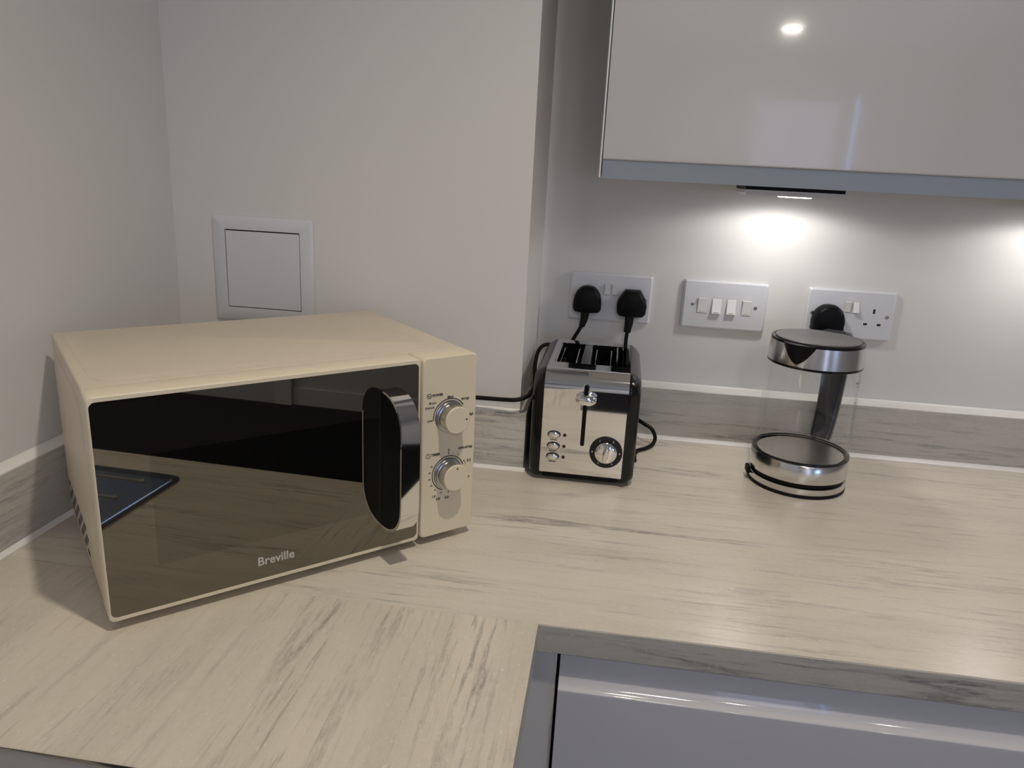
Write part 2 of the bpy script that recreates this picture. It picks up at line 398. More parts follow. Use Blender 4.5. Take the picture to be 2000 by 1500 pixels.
def seal_x(bm, x0, x1, y, z, s=.005):
    prism_x(bm, [(y, z), (y-s, z), (y-s*.35, z+s*.35), (y, z+s*.8)], x0, x1)
UT = .0351
t = thing('upstand', 'long stone-effect upstand on the back wall, behind the glass kettle', 'upstand', (0, 0, 0))
b = NB(); box(b, .0125, RUN, -UT, -.0335+.0145, 0.0003, UPH-.0003, .0008, 1); link('panel', b, M['stone_up'], t)
b = NB(); prism_x(b, [(-UT+.0004, UPH-.004), (-UT+.0004, UPH), (-.004, UPH+.001), (-.0005, UPH+.004), (-.0005, UPH-.004)], .0125, RUN); link('top_edge', b, M['seal'], t)
b = NB(); seal_x(b, .0125, RUN, -UT, .0003, .0075); link('sealant_line', b, M['seal'], t)
UP = .0112
t = thing('upstand', 'short stone-effect upstand on the boxed-out wall between microwave and toaster', 'upstand', (0, 0, 0))
b = NB(); slab(b, [(LEFT+UP+.001, PIER-UP), (UP, PIER-UP), (UP, PIER-.0006), (LEFT+UP+.001, PIER-.0006)], .0003, UPH, .001); link('panel', b, M['stone_up'], t)
b = NB(); seal_x(b, LEFT+UP+.004, UP+.003, PIER-UP, .0003, .006); link('sealant_line', b, M['seal'], t)
b = NB(); prism_x(b, [(PIER-UP*.8, UPH), (PIER-.0006, UPH), (PIER-.0006, UPH+.0045)], LEFT+UP, .0); link('top_edge', b, M['seal'], t)
t = thing('upstand', 'narrow stone-effect upstand return hidden along the toaster\'s left side', 'upstand', (0, 0, 0))
b = NB(); box(b, .0006, UP, PIER-.0004, -UT-.001, .0003, UPH, .0006, 1); link('panel', b, M['stone_upy'], t)
t = thing('upstand', 'dark-veined stone-effect upstand on the left wall beside the microwave', 'upstand', (0, 0, 0))
b = NB(); box(b, LEFT+.0006, LEFT+UP, -2.5, PIER-UP-.001, .0003, UPH, .001, 1); link('panel', b, M['stone_upy'], t)
def along_y(b):
    for v in b.verts: v.co = Vector((-v.co.y, v.co.x, v.co.z))
b = NB(); seal_x(b, -2.5, PIER-UP, 0, .0003, .006); along_y(b); link('sealant_line', b, M['seal'], t, loc=(LEFT+UP, 0, 0))
b = NB(); prism_x(b, [(0, 0), (-UP*.85, 0), (-.0015, .006), (0, .009)], -2.5, PIER-UP); along_y(b); link('top_edge', b, M['seal'], t, loc=(LEFT+.0006, 0, UPH))

# ------------------------------------------------------------------ sink with drainer
t = thing('inset_sink', 'stainless steel inset sink with ridged drainer at the lower left edge', 'sink', (0, 0, 0))
b = NB()
def topring(x0, x1, y0, y1, r, z): return [(a, c, z) for a, c in rrect(x0, x1, y0, y1, r, 6)]
DY = -1.36
loft(b, [topring(SX0, SX1, SY0, SY1, .022, .0003), topring(SX0, SX1, SY0, SY1, .022, .0022), topring(SX0+.003, SX1-.003, SY0+.003, SY1-.003, .02, .0036),
         topring(SX0+.009, SX1-.009, SY0+.009, SY1-.009, .016, .0034), topring(SX0+.013, SX1-.013, SY0+.013, SY1-.013, .014, .0012)], cap0=False)
link('drainer_plate', b, M['sink'], t)
for x in (-.43, -.355, -.28, -.205, -.13, -.07, .0-.012):
    b = NB(); tube(b, [(x, SY1-.05, .0006), (x, SY1-.40, .0006)], .0042, 10, False); 
    bmesh.ops.create_uvsphere(b, u_segments=10, v_segments=8, radius=.0042, matrix=Matrix.Translation((x, SY1-.05, .0006)))
    link('ridge', b, M['chrome'], t)
b = NB()
loft(b, [topring(-.43, -.03, -1.9, -1.42, .05, .0016), topring(-.425, -.035, -1.895, -1.425, .045, .0028), topring(-.41, -.05, -1.88, -1.44, .045, .0016)], cap0=False, cap1=True)
link('bowl_rim', b, M['sink'], t)

# ------------------------------------------------------------------ cabinets
def j_profile(yf, z_lip, z_end, dep, thick, down=False, far=1.2):
    """section of a handleless door: flat front, rounded lip, finger recess running back"""
    s = -1 if down else 1
    P = [(yf, far), (yf, z_lip-s*.004), (yf, z_lip-s*.002)]
    for i in range(1, 6):
        a = PI/2*i/5; P.append((yf+.002*(1-math.cos(a)), z_lip-s*.002+s*.002*math.sin(a)))
    y0 = yf+.002; d = dep-.002
    for i in range(1, 15):
        if down: P.append((y0+d*i/14, z_lip+(z_end-z_lip)*i/14))
        else:
            a = PI/2*i/14; P.append((y0+d*math.sin(a), z_lip+(z_end-z_lip)*(1-math.cos(a))**.85))
    P += [(yf+thick, z_end), (yf+thick, far)]
    return P
WZ = .4549; WX = .1003; WX1 = RUN
t = thing('wall_cabinet', 'pale gloss wall cabinet at upper right above the sockets', 'cabinet', (0, 0, 0))
b = NB(); box(b, WX-.001, WX1, -.329, -.0006, WZ+.003, 1.2, .0006, 1); link('carcass', b, M['carcass'], t)
b = NB(); box(b, WX-.0035, WX-.0012, -.349, -.0006, WZ+.001, 1.2, .0004, 1); link('end_panel', b, M['plastic'], t)
b = NB(); prism_x(b, j_profile(-.35, WZ+.0231, WZ+.0005, .0150, .0190, True, 1.195), WX, WX1-.002); link('door', b, M['gloss'], t, 30)
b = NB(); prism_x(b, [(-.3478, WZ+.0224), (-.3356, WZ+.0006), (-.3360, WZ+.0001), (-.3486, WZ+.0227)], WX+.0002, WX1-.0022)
o = link('finger_pull_tint', b, M['strip'], t, None); o['label'] = 'blue reflection painted on the finger pull along the door bottom'  # thin overlay on the door bevel, carrying the painted blue reflection
t = thing('base_cabinet', 'pale grey gloss base cabinet under the right-hand worktop edge', 'cabinet', (0, 0, 0))
DF = FRONT-.002
b = NB(); box(b, .1010, .9, DF+.024, -.02, FLOOR+.1, -TH-.0006); link('carcass', b, M['dark_gap'], t, None)
b = NB(); prism_x(b, j_profile(DF, -.0765, -.0418, .0130, .0200, False, FLOOR+.12), .1035, .9); link('drawer_front', b, M['gloss_base'], t, 30)
b = NB(); box(b, .1010, .9, DF+.05, DF+.07, FLOOR+.001, FLOOR+.1); link('plinth', b, M['carcass'], t, None)
b = NB(); box(b, .0575, .1000, DF+.012, DF+.030, FLOOR+.001, -TH-.0006, .0008, 1)
tag(link('filler_panel', b, M['filler']), 'narrow grey filler panel in the corner between the two worktops', 'panel')
t = thing('base_cabinet', 'base cabinet carrying the sink worktop at lower left', 'cabinet', (0, 0, 0))
b = NB(); box(b, LEFT+.002, .038, -2.48, -1.97, FLOOR+.1, -TH-.0006); box(b, .0, .038, -1.97, FRONT-.0, FLOOR+.1, -TH-.0006); box(b, LEFT+.002, 0, -.9, -.70, FLOOR+.1, -TH-.0006); link('carcass', b, M['carcass'], t, None)
b = NB(); box(b, .0385, .057, -2.48, FRONT-.03, FLOOR+.12, -TH-.006, .001, 1); link('door', b, M['gloss'], t)

# ------------------------------------------------------------------ lamps under the wall cabinet
def cabinet_lamp(cx, label):
    t = thing('under_cabinet_light', label, 'light', (cx, 0, WZ+.003), 0, 'slim lamps under the wall cabinet')
    b = NB()
    P0 = [(-.078, -.150), (.068, -.150), (.068, -.055), (-.078, -.055)]
    Q = lambda k, z: [(x*k, -.1025+(y+.1025)*k, z) for x, y in P0]
    loft(b, [Q(.99, 0), Q(.99, -.0085)]); link('mounting_plate', b, M['black'], t)
    b = NB(); loft(b, [Q(1.0, -.0087), Q(1.0, -.0135), Q(.96, -.0165)]); link('housing', b, M['plastic'], t)
    b = NB(); lathe(b, [(0, -.0166), (.026, -.0166), (.024, -.0180), (0, -.0184)], 32, (.005, -.106, 0)); link('lens', b, M['ledlens'], t)
    light('lamp', 'SPOT', t, (.005, -.106, -.0225), LED_W, LEDC, spot_size=3.02, spot_blend=.25, shadow_soft_size=.018)
cabinet_lamp(.392, 'lit slim lamp under the wall cabinet, straight above the kettle')
cabinet_lamp(.835, 'lit slim lamp under the wall cabinet, beyond the right edge')

# ------------------------------------------------------------------ wall plates
PZ = .2050
def plate_base(x0, label, name, cat, group=None):
    t = thing(name, label, cat, (x0+.073, 0, PZ+.043), 0, group)
    b = NB(); P = rrect(-.073, .073, -.043, .043, .004, 4); Q = rrect(-.0695, .0695, -.0395, .0395, .003, 4)
    loft(b, [front(P, -.0004), front(P, -.0055), front(Q, -.009)]); link('faceplate', b, M['plastic'], t)
    return t
def screw(t, x, z=0.0):
    b = NB(); lathe(b, [(.0031, .0088), (.0031, .0096), (.0026, .0099), (0, .0099)], 20, (x, 0, z), 'y'); link('screw', b, M['screw'], t)
    for o in t.children: pass
def rocker(t, x, z, w, h, up, mlabel=None, dash=False):
    """rocker switch tipped so that its upper (up=1) or lower (up=-1) end stands out"""
    b = NB(); y_t, y_b = (-.0135, -.0102) if up > 0 else (-.0102, -.0150)
    prof = [(-.0088, -h/2), (y_b, -h/2+.0006), ((y_t+y_b)/2+.0008, 0), (y_t, h/2-.0006), (-.0088, h/2)]
    P = [[(xx, yy, zz) for yy, zz in prof] for xx in (-w/2, -w/2+.0008, w/2-.0008, w/2)]
    for r in (0, 3): P[r] = [(p[0], p[1]+.0006 if p[1] < -.009 else p[1], p[2]) for p in P[r]]
    loft(b, P); o = link('rocker_switch', b, M['plastic2'], t, 25, (x, 0, z))
    b = NB(); ringplate(b, rrect(-w/2-.0011, w/2+.0011, -h/2-.0011, h/2+.0011, .0008, 2), rrect(-w/2-.0001, w/2+.0001, -h/2-.0001, h/2+.0001, .0004, 2), -.0088, -.0092)
    link('switch_surround', b, M['printlt'], t, None, (x, 0, z))
    if dash:
        b = NB(); box(b, -w*.26, w*.26, y_b-.0004, y_b+.001, -h/2+.0026, -h/2+.0034); link('printed_mark', b, M['printlt'], o, None)
    return o
def pinholes(t, x):
    for px, pz, w, h in ((0, .0085, .0042, .0085), (-.0112, -.0143, .0066, .0042), (.0112, -.0143, .0066, .0042)):
        b = NB(); P = rrect(-w/2-.0012, w/2+.0012, -h/2-.0012, h/2+.0012, .0005, 2); Q = rrect(-w/2, w/2, -h/2, h/2, .0003, 2)
        ringplate(b, P, Q, -.0088, -.0094); o = link('pin_slot', b, M['plastic2'], t, None, (x+px, 0, pz))
        b = NB(); plate(b, Q, -.0089, -.00915); link('slot_opening', b, M['dark_gap'], o, None)
X1, X2, X3 = .0539, .2540, .4662
s1 = plate_base(X1, 'white double socket behind the toaster, both outlets holding black plugs', 'double_socket', 'socket')
for x in (-.0069, .0069): rocker(s1, x, .0150, .0098, .0185, 1)
for x in (-.0627, .0627): screw(s1, x)
for x in (-.0390, .0390): pinholes(s1, x)
s2 = plate_base(X2, 'white four-gang switch plate in the middle of the back wall', 'switch_plate', 'switch')
for x, up in ((-.0384, 1), (-.0136, -1), (.0120, -1), (.0385, 1)): rocker(s2, x, -.0015, .0158, .0262, up, dash=True)
for x in (-.0546, .0533): screw(s2, x)
s3 = plate_base(X3, 'white double socket behind the kettle with its right outlet empty', 'double_socket', 'socket')
o = rocker(s3, -.0050, .0135, .0098, .0185, 1); rocker(s3, .0085, .0135, .0098, .0185, -1)
for x in (-.0627, .0615): screw(s3, x)
pinholes(s3, .0392); pinholes(s3, -.0370)

# plugs with their cords; each pulls out of the wall as one thing
def plug(name, label, x, z, style, cords, loc_y=-.0100):
    t = thing(name, label, 'plug', (x, loc_y, z))
    b = NB()
    if style == 'round':
        O = [(-.0235, -.020), (-.0252, -.006), (-.022, .010), (-.013, .0215), (-.004, .0245), (.004, .0245), (.013, .0215), (.022, .010), (.0252, -.006), (.0235, -.020), (.012, -.0235), (-.012, -.0235)]
    elif style == 'hex':
        O = [(-.021, -.0235), (-.0255, -.018), (-.0265, -.004), (-.0245, .006), (-.0135, .0235), (.0135, .0235), (.0245, .006), (.0265, -.004), (.0255, -.018), (.021, -.0235), (.010, -.025), (-.010, -.025)]
    else:
        O = [(-.0225, -.020), (-.0262, -.012), (-.0265, .000), (-.022, .014), (-.013, .0225), (-.005, .025), (.005, .025), (.013, .0225), (.022, .014), (.0265, .000), (.0262, -.012), (.0225, -.020)]
    n = len(O)
    F = list(O) if style == 'hex' else []
    for i in range(0 if style == 'hex' else n):       # rounded outline
        for s in range(4):
            a, c, d, e = [Vector(O[(i+k) % n]) for k in (-1, 0, 1, 2)]; q = s/4
            p = .5*((2*c)+(d-a)*q+(2*a-5*c+4*d-e)*q*q+(3*c-3*d+e-a)*q**3); F.append((p.x, p.y))
    sc = lambda k, y: [(a*k, y, c*k) for a, c in F]
    loft(b, [sc(.97, 0), sc(1, -.002), sc(1, -.013), sc(.96, -.019), sc(.86, -.0235), sc(.70, -.0255)])
    link('plug_body', b, M['black'], t, 40)
    for nm, pts, r, mm in cords:
        b = NB(); P = [(px-x, py-loc_y, pz-z) for px, py, pz in pts]
        if nm == 'strain_relief':
            tube(b, P, r, 14); 
        else: tube(b, P, r, 12)
        link(nm, b, mm, t, 60)
    return t
cr = .0034
plug('plug_with_cord', 'black rounded plug in the left outlet, its cord looping round to the microwave', .0866, .2440, 'round', [
    ('strain_relief', [(.0845, -.024, .226), (.0835, -.026, .210), (.0800, -.028, .196)], (.0085, .0052), M['rubber']),
    ('cord', [(.0805, -.028, .198), (.071, -.0285, .180), (.058, -.030, .158), (.040, -.034, .158), (.020, -.042, .161), (.0085, -.060, .154), (.0060, -.085, .136), (.0085, -.110, .116), (.0125, -.150, .112), (.0125, -.205, .119), (.0125, -.250, .1245), (-.002, -.263, .121), (-.022, -.262, .119), (-.061, -.259, .1175), (-.110, -.263, .118), (-.155, -.268, .119)], cr, M['rubber'])])
plug('plug_with_cord', 'black angular plug in the right outlet, its cord dropping behind the toaster', .1655, .2430, 'hex', [
    ('strain_relief', [(.1640, -.025, .222), (.1628, -.028, .205), (.1615, -.028, .192)], (.0082, .0062), M['rubber']),
    ('cord', [(.1618, -.028, .194), (.161, -.0285, .174), (.163, -.030, .140), (.168, -.038, .108), (.178, -.0425, .072), (.191, -.056, .044), (.203, -.074, .0395), (.218, -.082, .033), (.226, -.083, .018), (.222, -.090, .0065), (.210, -.105, .0039), (.196, -.120, .0039), (.190, -.140, .0039), (.1895, -.170, .0039)], cr, M['rubber'])])
plug('plug_with_cord', 'black domed plug in the left outlet directly above the kettle lid', .5020, .2395, 'dome', [
    ('cord', [(.502, -.021, .219), (.5025, -.030, .200), (.504, -.040, .150), (.505, -.0425, .100), (.504, -.044, .050), (.500, -.052, .012), (.496, -.070, .0045), (.488, -.100, .0045), (.481, -.1165, .006)], cr, M['rubber'])])

# ------------------------------------------------------------------ access panel on the boxed-out wall
t = thing('access_panel', 'square white access panel on the wall above the microwave', 'panel', (-.4136, PIER, .2895))
b = NB(); h = .0815; k = .0597
ro = rrect(-h, h, -h, h, .003, 3); rm = rrect(-h+.006, h-.006, -h+.006, h-.006, .003, 3); ri = rrect(-k-.0011, k+.0011, -k-.0011, k+.0011, .001, 3)
loft(b, [front(ri, -.0005), front(ro, -.0005), front(ro, -.003), front(rm, -.0062), front(ri, -.0058), front(ri, -.0005)], False, False); link('frame', b, M['plastic'], t, 25)
b = NB(); plate(b, rrect(-k-.001, k+.001, -k-.001, k+.001, .001, 3), -.0005, -.0012); link('shadow_gap', b, M['dark_gap'], t, None)
b = NB(); plate(b, rrect(-k+.0002, k-.0002, -k+.0002, k-.0010, .001, 3), -.0014, -.0058, .0005, .0005); link('door', b, M['plastic'], t, 25)

# ------------------------------------------------------------------ microwave
mw = thing('microwave', 'cream microwave with dark mirrored door standing in the corner', 'microwave', (-.3361, -.7673, 0), .7585)
mw.scale = (1.0038, 1, 1)
w_, z0, z1, dp = .4207, .0105, .2433, .3000
b = NB(); box(b, .0008, w_-.0008, .0375, dp, z0+.001, z1-.0006, .0035, 3)
def topl(x0, x1, y0, y1, r, z): return [(a, c, z) for a, c in rrect(x0, x1, y0, y1, r, 6)]
loft(b, [topl(.012, w_-.030, .052, dp-.012, .022, z1-.0012), topl(.012, w_-.030, .052, dp-.012, .022, z1-.0003), topl(.0145, w_-.0325, .0545, dp-.0145, .020, z1+.0006)], cap0=False)
def sidel(y0, y1, a0, a1, r, x): return [(x, a, c) for a, c in rrect(y0, y1, a0, a1, r, 6)]
loft(b, [sidel(.056, dp-.012, z0+.012, z1-.020, .03, .0014), sidel(.056, dp-.012, z0+.012, z1-.020, .03, .0005), sidel(.060, dp-.016, z0+.016, z1-.024, .026, -.0004)], cap0=False)
link('casing', b, M['cream'], mw, 30)
b = NB()
for r_, zz in enumerate((.030, .0385, .047, .0555)):
    for c_ in range(6):
        y = .112+c_*.027+(.0135 if r_ % 2 else 0)
        if y < .285: box(b, -.0007, .0006, y, y+.0165, zz, zz+.0052, .0004, 1)
link('vent_slots', b, M['dark_gap'], mw, None)
# door
gx = .3425
P = lambda e, r: rrect(e, gx-e, z0+e, z1-e, r, 6)
GO = rrect(.0020, gx-.0030, z0+.0046, z1-.0052, .006, 6)
b = NB(); loft(b, [front(rrect(.0005, gx-.0005, z0+.0005, z1-.0005, .006, 6), .0355), front(P(0, .005), .034), front(P(0, .005), .0020), front(P(.0006, .005), .0006), front(P(.0014, .005), 0), front(GO, 0), front(GO, .0030)]); 
dr = link('door', b, M['creamp'], mw, 30)
b = NB(); G = rrect(.0021, gx-.0031, z0+.0047, z1-.0053, .006, 6); wx0, wx1, wz0, wz1 = .0482, .2885, .0610, .1800
Wn = rrect(wx0, wx1, wz0, wz1, .004, 6)
ringplate(b, G, Wn, .0028, .0010); link('door_glass', b, M['glassdoor'], mw, None)
b = NB(); plate(b, rrect(wx0, wx1, wz0, wz1, .004, 6), .0028, .0010); link('door_window', b, M['window'], mw, None)
b = NB(); text(b, 'Breville', .1655, .0355, .0140, .0009, .0400, bold=.00022, squash=1.05); link('logo', b, M['printlt'], mw, None)
# handle: a black D with a chrome band round its outside
def dprof(dy, top, bot):
    pts = [(0.0005, top)]
    for i in range(1, 13):
        a = PI/2*i/12; pts.append((-(dy)*math.sin(a)**.85, top-.042+.042*math.cos(a)**.9 if i < 12 else top-.042))
    for i in range(0, 12):
        a = PI/2*(1-i/12); pts.append((-(dy)*math.sin(a)**.85, bot+.042-.042*math.cos(a)**.9))
    pts.append((.0005, bot)); return pts
HD = .047
hp = dprof(HD, .2095, .0445)
b = NB(); prism_x(b, hp, .2922, .3140); hnd = link('handle', b, M['black'], mw, 40)
b = NB(); outer = dprof(HD+.0028, .2122, .0418); n = len(hp)
for x0_, x1_ in ((.2916, .3146),):
    A = [b.verts.new((x0_, a, c)) for a, c in outer]; B_ = [b.verts.new((x1_, a, c)) for a, c in outer]
    C_ = [b.verts.new((x0_, a, c)) for a, c in hp]; D_ = [b.verts.new((x1_, a, c)) for a, c in hp]
    for i in range(n-1):
        for q in ((A[i], A[i+1], B_[i+1], B_[i]), (C_[i+1], C_[i], D_[i], D_[i+1]), (A[i+1], A[i], C_[i], C_[i+1]), (B_[i], B_[i+1], D_[i+1], D_[i])): b.faces.new(q)
    b.faces.new((A[0], B_[0], D_[0], C_[0])); b.faces.new((B_[-1], A[-1], C_[-1], D_[-1]))
o = link('chrome_band', b, M['chrome'], hnd, 40); o['label'] = 'polished chrome band'
# control panel
px0, px1 = .3447, w_
P2 = lambda e, r: rrect(px0+e, px1-e, z0+e, z1-e, r, 6)
b = NB(); loft(b, [front(P2(.0005, .005), .0365), front(P2(0, .006), .035), front(P2(0, .006), .0030), front(P2(.0007, .006), .0008), front(P2(.0018, .005), 0)]); link('control_panel', b, M['creamp'], mw, 30)
b = NB(); box(b, gx-.01, px0+.01, .012, .0375, z0+.004, z1-.004); link('panel_gap', b, M['dark_gap'], mw, None)
KX, K1, K2 = .3825, .1672, .0925
def knob(kz, dot):
    b = NB(); lathe(b, [(.0198, 0), (.0198, .0012), (.0186, .0016), (.0184, .0045), (.0170, .0050), (.0167, .0176), (0, .0176)], 56, (0, 0, 0), 'y'); o = link('knob', b, M['steelgrey'], mw, 35, (KX, 0, kz)); o['label'] = 'grey metal knob body with cream cap'
    b = NB(); lathe(b, [(.0169, .0176), (.0169, .0190), (.0160, .0198), (0, .0198)], 56, (0, 0, 0), 'y'); link('knob_cap', b, M['creamp'], o, 35)
    a = math.radians(dot); b = NB(); lathe(b, [(.0011, .0195), (.0011, .0201), (0, .0201)], 16, (.0122*math.cos(a), 0, .0122*math.sin(a)), 'y'); link('pointer_dot', b, M['print'], o, None)
    b = NB(); lathe(b, [(.0202, .0001), (.0202, .0005), (.0192, .0005), (.0192, .0001)], 56, (0, 0, 0), 'y', True); link('knob_ring', b, M['print'], o, None)
knob(K1, 0); knob(K2, 84)
b = NB()
arc(b, KX, K1, .0220, .0231, 33, 187)
text(b, 'POWER', .3640+.0012, .1962, .0046, width=.0148, bold=.00015)
arc(b, .3537, .1962, .0026, .0031, 0, 360); text(b, '~', .3537, .1962, .0075, bold=.0001)
for s, x, z, wd in (('Med', .3828, .1918, .0085), ('M.High', .4045, .1868, .0125), ('High', .4130, .1655, .0085), ('M.Low', .3585, .1870, .0110), ('(Defrost)', .3545, .1815, .0135), ('Low', .3552, .1650, .0078)):
    text(b, s, x, z, .0036, width=wd*.9, bold=.00006)
link('power_scale', b, M['print'], mw, None)
b = NB()
arc(b, KX, K2, .0220, .0231, 20, 250)
arc(b, .3537, .1200, .0027, .0031, 0, 360); box(b, .3535, .3539, -.0004, 0, .1200, .1220); box(b, .3535, .3552, -.0004, 0, .1198, .1202)
text(b, 'TIMER', .3640, .1200, .0040, width=.0125, bold=.00015)
text(b, 'DEFROST(kg)', .4065, .1222, .0036, width=.0205, bold=.0001)
text(b, '0', KX, .1225, .0042, bold=.0001); tick(b, KX, K2, .0245, .0278, 90)
for s, a in (('1', 74), ('2', 59), ('3', 20), ('5', -20)): text(b, s, KX+.0262*math.cos(math.radians(a)), K2+.0262*math.sin(math.radians(a)), .0034, bold=.00004)
for s, a in (('10', -112), ('15', -133), ('20', -152), ('25', -172), ('30', 170), ('35', 152)): text(b, s, KX+.0268*math.cos(math.radians(a)), K2+.0268*math.sin(math.radians(a)), .0030, bold=.00004)
text(b, '0.2', .4125, .1040, .0048, bold=.00012); tick(b, KX, K2, .0245, .0272, 28)
text(b, '0.4', .4118, .0815, .0040, bold=.00010); text(b, '0.6', .3815, .0595, .0046, bold=.00012); tick(b, KX, K2, .0245, .0275, -88)
text(b, '0.8', .3688, .0600, .0046, bold=.00012); text(b, '1.0', .3625, .0645, .0044, bold=.00012)
link('timer_scale', b, M['print'], mw, None)
for x in (.045, w_-.045):
    for y in (.05, dp-.04):
        b = NB(); lathe(b, [(.011, .0001), (.013, .002), (.013, z0+.0015), (0, z0+.0015)], 20, (x, y, 0)); link('foot', b, M['rubber'], mw)

# ------------------------------------------------------------------ toaster
TA = -.0113
ts = thing('toaster', 'chrome two-slice toaster with black sides standing beside the boxed-out wall', 'toaster', (.0395, -.2834, 0), TA)
tw, tz0, tz1, td, tr = .1252, .0120, .1763, .2360, .026
def tprof(y0, y1, za, zb, r, n=8, foot=.006):
    rb = r*.42
    P = [(y0+foot, za), (y0+foot*.25, za+.0035), (y0, za+.010), (y0, za+.012), (y0, zb-r-.002)]
    for i in range(n+1):
        a = PI/2*i/n; P.append((y0+r-r*math.cos(a), zb-r+r*math.sin(a)))
    P += [(y0+r+.002, zb), (y1-rb-.002, zb)]
    for i in range(n+1):
        a = PI/2*i/n; P.append((y1-rb+rb*math.sin(a), zb-rb+rb*math.cos(a)))
    P += [(y1, zb-rb-.002), (y1, za+.012), (y1, za+.010), (y1-foot, za)]
    return P
tp = tprof(0, td, tz0, tz1, tr)
hy0, hy1, hx0, hx1 = .060, .200, .0085, .1190
# insert stations where the toast well is cut out of the flat top
i_a = next(i for i in range(len(tp)-1) if abs(tp[i][1]-tz1) < 1e-6 and tp[i+1][0]-tp[i][0] > .05)
prof = tp[:i_a+1]+[(hy0, tz1), (hy1, tz1)]+tp[i_a+1:]
xsx = [0, hx0, hx1, tw]
b = NB(); V = [[b.verts.new((x, y, z)) for y, z in prof] for x in xsx]
for k in range(3):
    for i in range(len(prof)-1):
        if k == 1 and i == i_a+1: continue
        b.faces.new((V[k][i], V[k+1][i], V[k+1][i+1], V[k][i+1]))
sh = link('chrome_shell', b, M['chrome'], ts, 30); sh['label'] = 'mirror-polished chrome wrap'
md = sh.modifiers.new('thickness', 'SOLIDIFY'); md.thickness = .0008; md.offset = -1; md.use_even_offset = True; md.use_rim = True
es = sh.modifiers.new('crisp_edges', 'EDGE_SPLIT'); es.split_angle = math.radians(32)
# toast well
b = NB()
zw = .055
lo = [(hx0, hy0), (hx1, hy0), (hx1, hy1), (hx0, hy1)]
a_ = [b.verts.new((x, y, tz1-.0015)) for x, y in lo]; c_ = [b.verts.new((x, y, zw)) for x, y in lo]
for i in range(4): b.faces.new((a_[i], a_[(i+1) % 4], c_[(i+1) % 4], c_[i]))
b.faces.new(c_); wl = link('toast_well', b, M['black'], ts, None)
wm = wl.modifiers.new('thickness', 'SOLIDIFY'); wm.thickness = .001; wm.offset = 1
b = NB(); box(b, .0490, .0625, hy0, hy1, tz1-.030, tz1-.0012, .001, 1); link('centre_bar', b, M['steelgrey'], ts)
for sx in (.0125, .0665):
    b = NB()
    for q in (0, 1):
        x = sx+(.004 if q == 0 else .0285)
        tube(b, [(x, hy0+.004, tz1-.005), (x, hy1-.004, tz1-.005)], .0011, 8, False)
        tube(b, [(x, hy0+.004, tz1-.045), (x, hy1-.004, tz1-.045)], .0011, 8, False)
        for y in [hy0+.012+i*.024 for i in range(6)]: tube(b, [(x, y, tz1-.0045), (x, y, tz1-.09)], .0009, 6, False)
    link('bread_guide', b, M['chrome'], ts)
for xa, xb in ((hx0, hx0+.0025), (hx1-.0155, hx1-.013), (hx1-.006, hx1-.004)):
    b = NB(); box(b, xa, xb, hy0, hy1, tz1-.012, tz1-.0012); link('well_trim', b, M['chrome'], ts, None)
for s, xa in ((-1, 0.0), (1, tw)):
    b = NB()
    def sp(e, x): return [(x, y, z) for y, z in tprof(.0004+e, td-.0004-e, tz0-.006+e*.3, tz1-.0004-e, tr+.001, 8, .008)]
    loft(b, [sp(.0, xa+s*.0002), sp(.0004, xa+s*.004), sp(.0045, xa+s*.0105), sp(.0105, xa+s*.0168), sp(.0150, xa+s*.0185)])
    link('side_panel', b, M['blackgl'], ts, 30)
b = NB(); box(b, .004, tw-.004, .008, td-.008, .0050, .0165, .003, 2); link('base', b, M['black'], ts)
for x in (.012, tw-.012):
    for y in (.03, td-.03):
        b = NB(); lathe(b, [(.007, .0001), (.008, .001), (.008, .0055), (0, .0055)], 16, (x, y, 0)); link('foot', b, M['rubber'], ts)
# lever
lx = .0626; b = NB(); P = rrect(lx-.0031, lx+.0031, .0636, .1600, .003, 6); plate(b, P, .0004, -.0004); sl = link('lever_slot', b, M['black'], ts, None)
b = NB(); ringplate(b, rrect(lx-.0045, lx+.0045, .0622, .1614, .0044, 6), P, .0003, -.0012); link('slot_rim', b, M['chrome'], sl, 30)
b = NB(); E0 = lambda k, y: front(ell(lx+.0010, .1390, .0157*k, .0082*k, 44), y)
loft(b, [E0(.45, -.0006), E0(.55, -.006), E0(.97, -.0075), E0(1, -.0105), E0(.93, -.0155), E0(.70, -.0180)]); link('lever', b, M['chrome'], ts, 50)
# buttons and lamps
for i, (z, s) in enumerate(((.0778, 'CANCEL'), (.0597, 'REHEAT'), (.0424, 'DEFROST'))):
    b = NB(); e = lambda k, y, m=0.0: front(ell(.0193, z, .0100*k-m, .0058*k-m, 36), y)
    loft(b, [e(1, .0004), e(1, -.0012), e(.97, -.0012, .0005)]); o = link('button', b, M['black'], ts, 30)
    b = NB(); loft(b, [e(.86, -.0010), e(.86, -.0024), e(.72, -.0036), e(.40, -.0042)]); link('button_cap', b, M['chrome'], o, 50)
    b = NB(); lathe(b, [(.0026, 0), (.0026, .0008), (.0017, .0015), (0, .0017)], 20, (.0355, 0, z), 'y'); link('indicator_light', b, M['led_red'], ts)
    b = NB(); text(b, s, .0190, z-.0086, .0036, -.0004, .0115, bold=.0001); link('button_lettering', b, M['print'], ts, None)
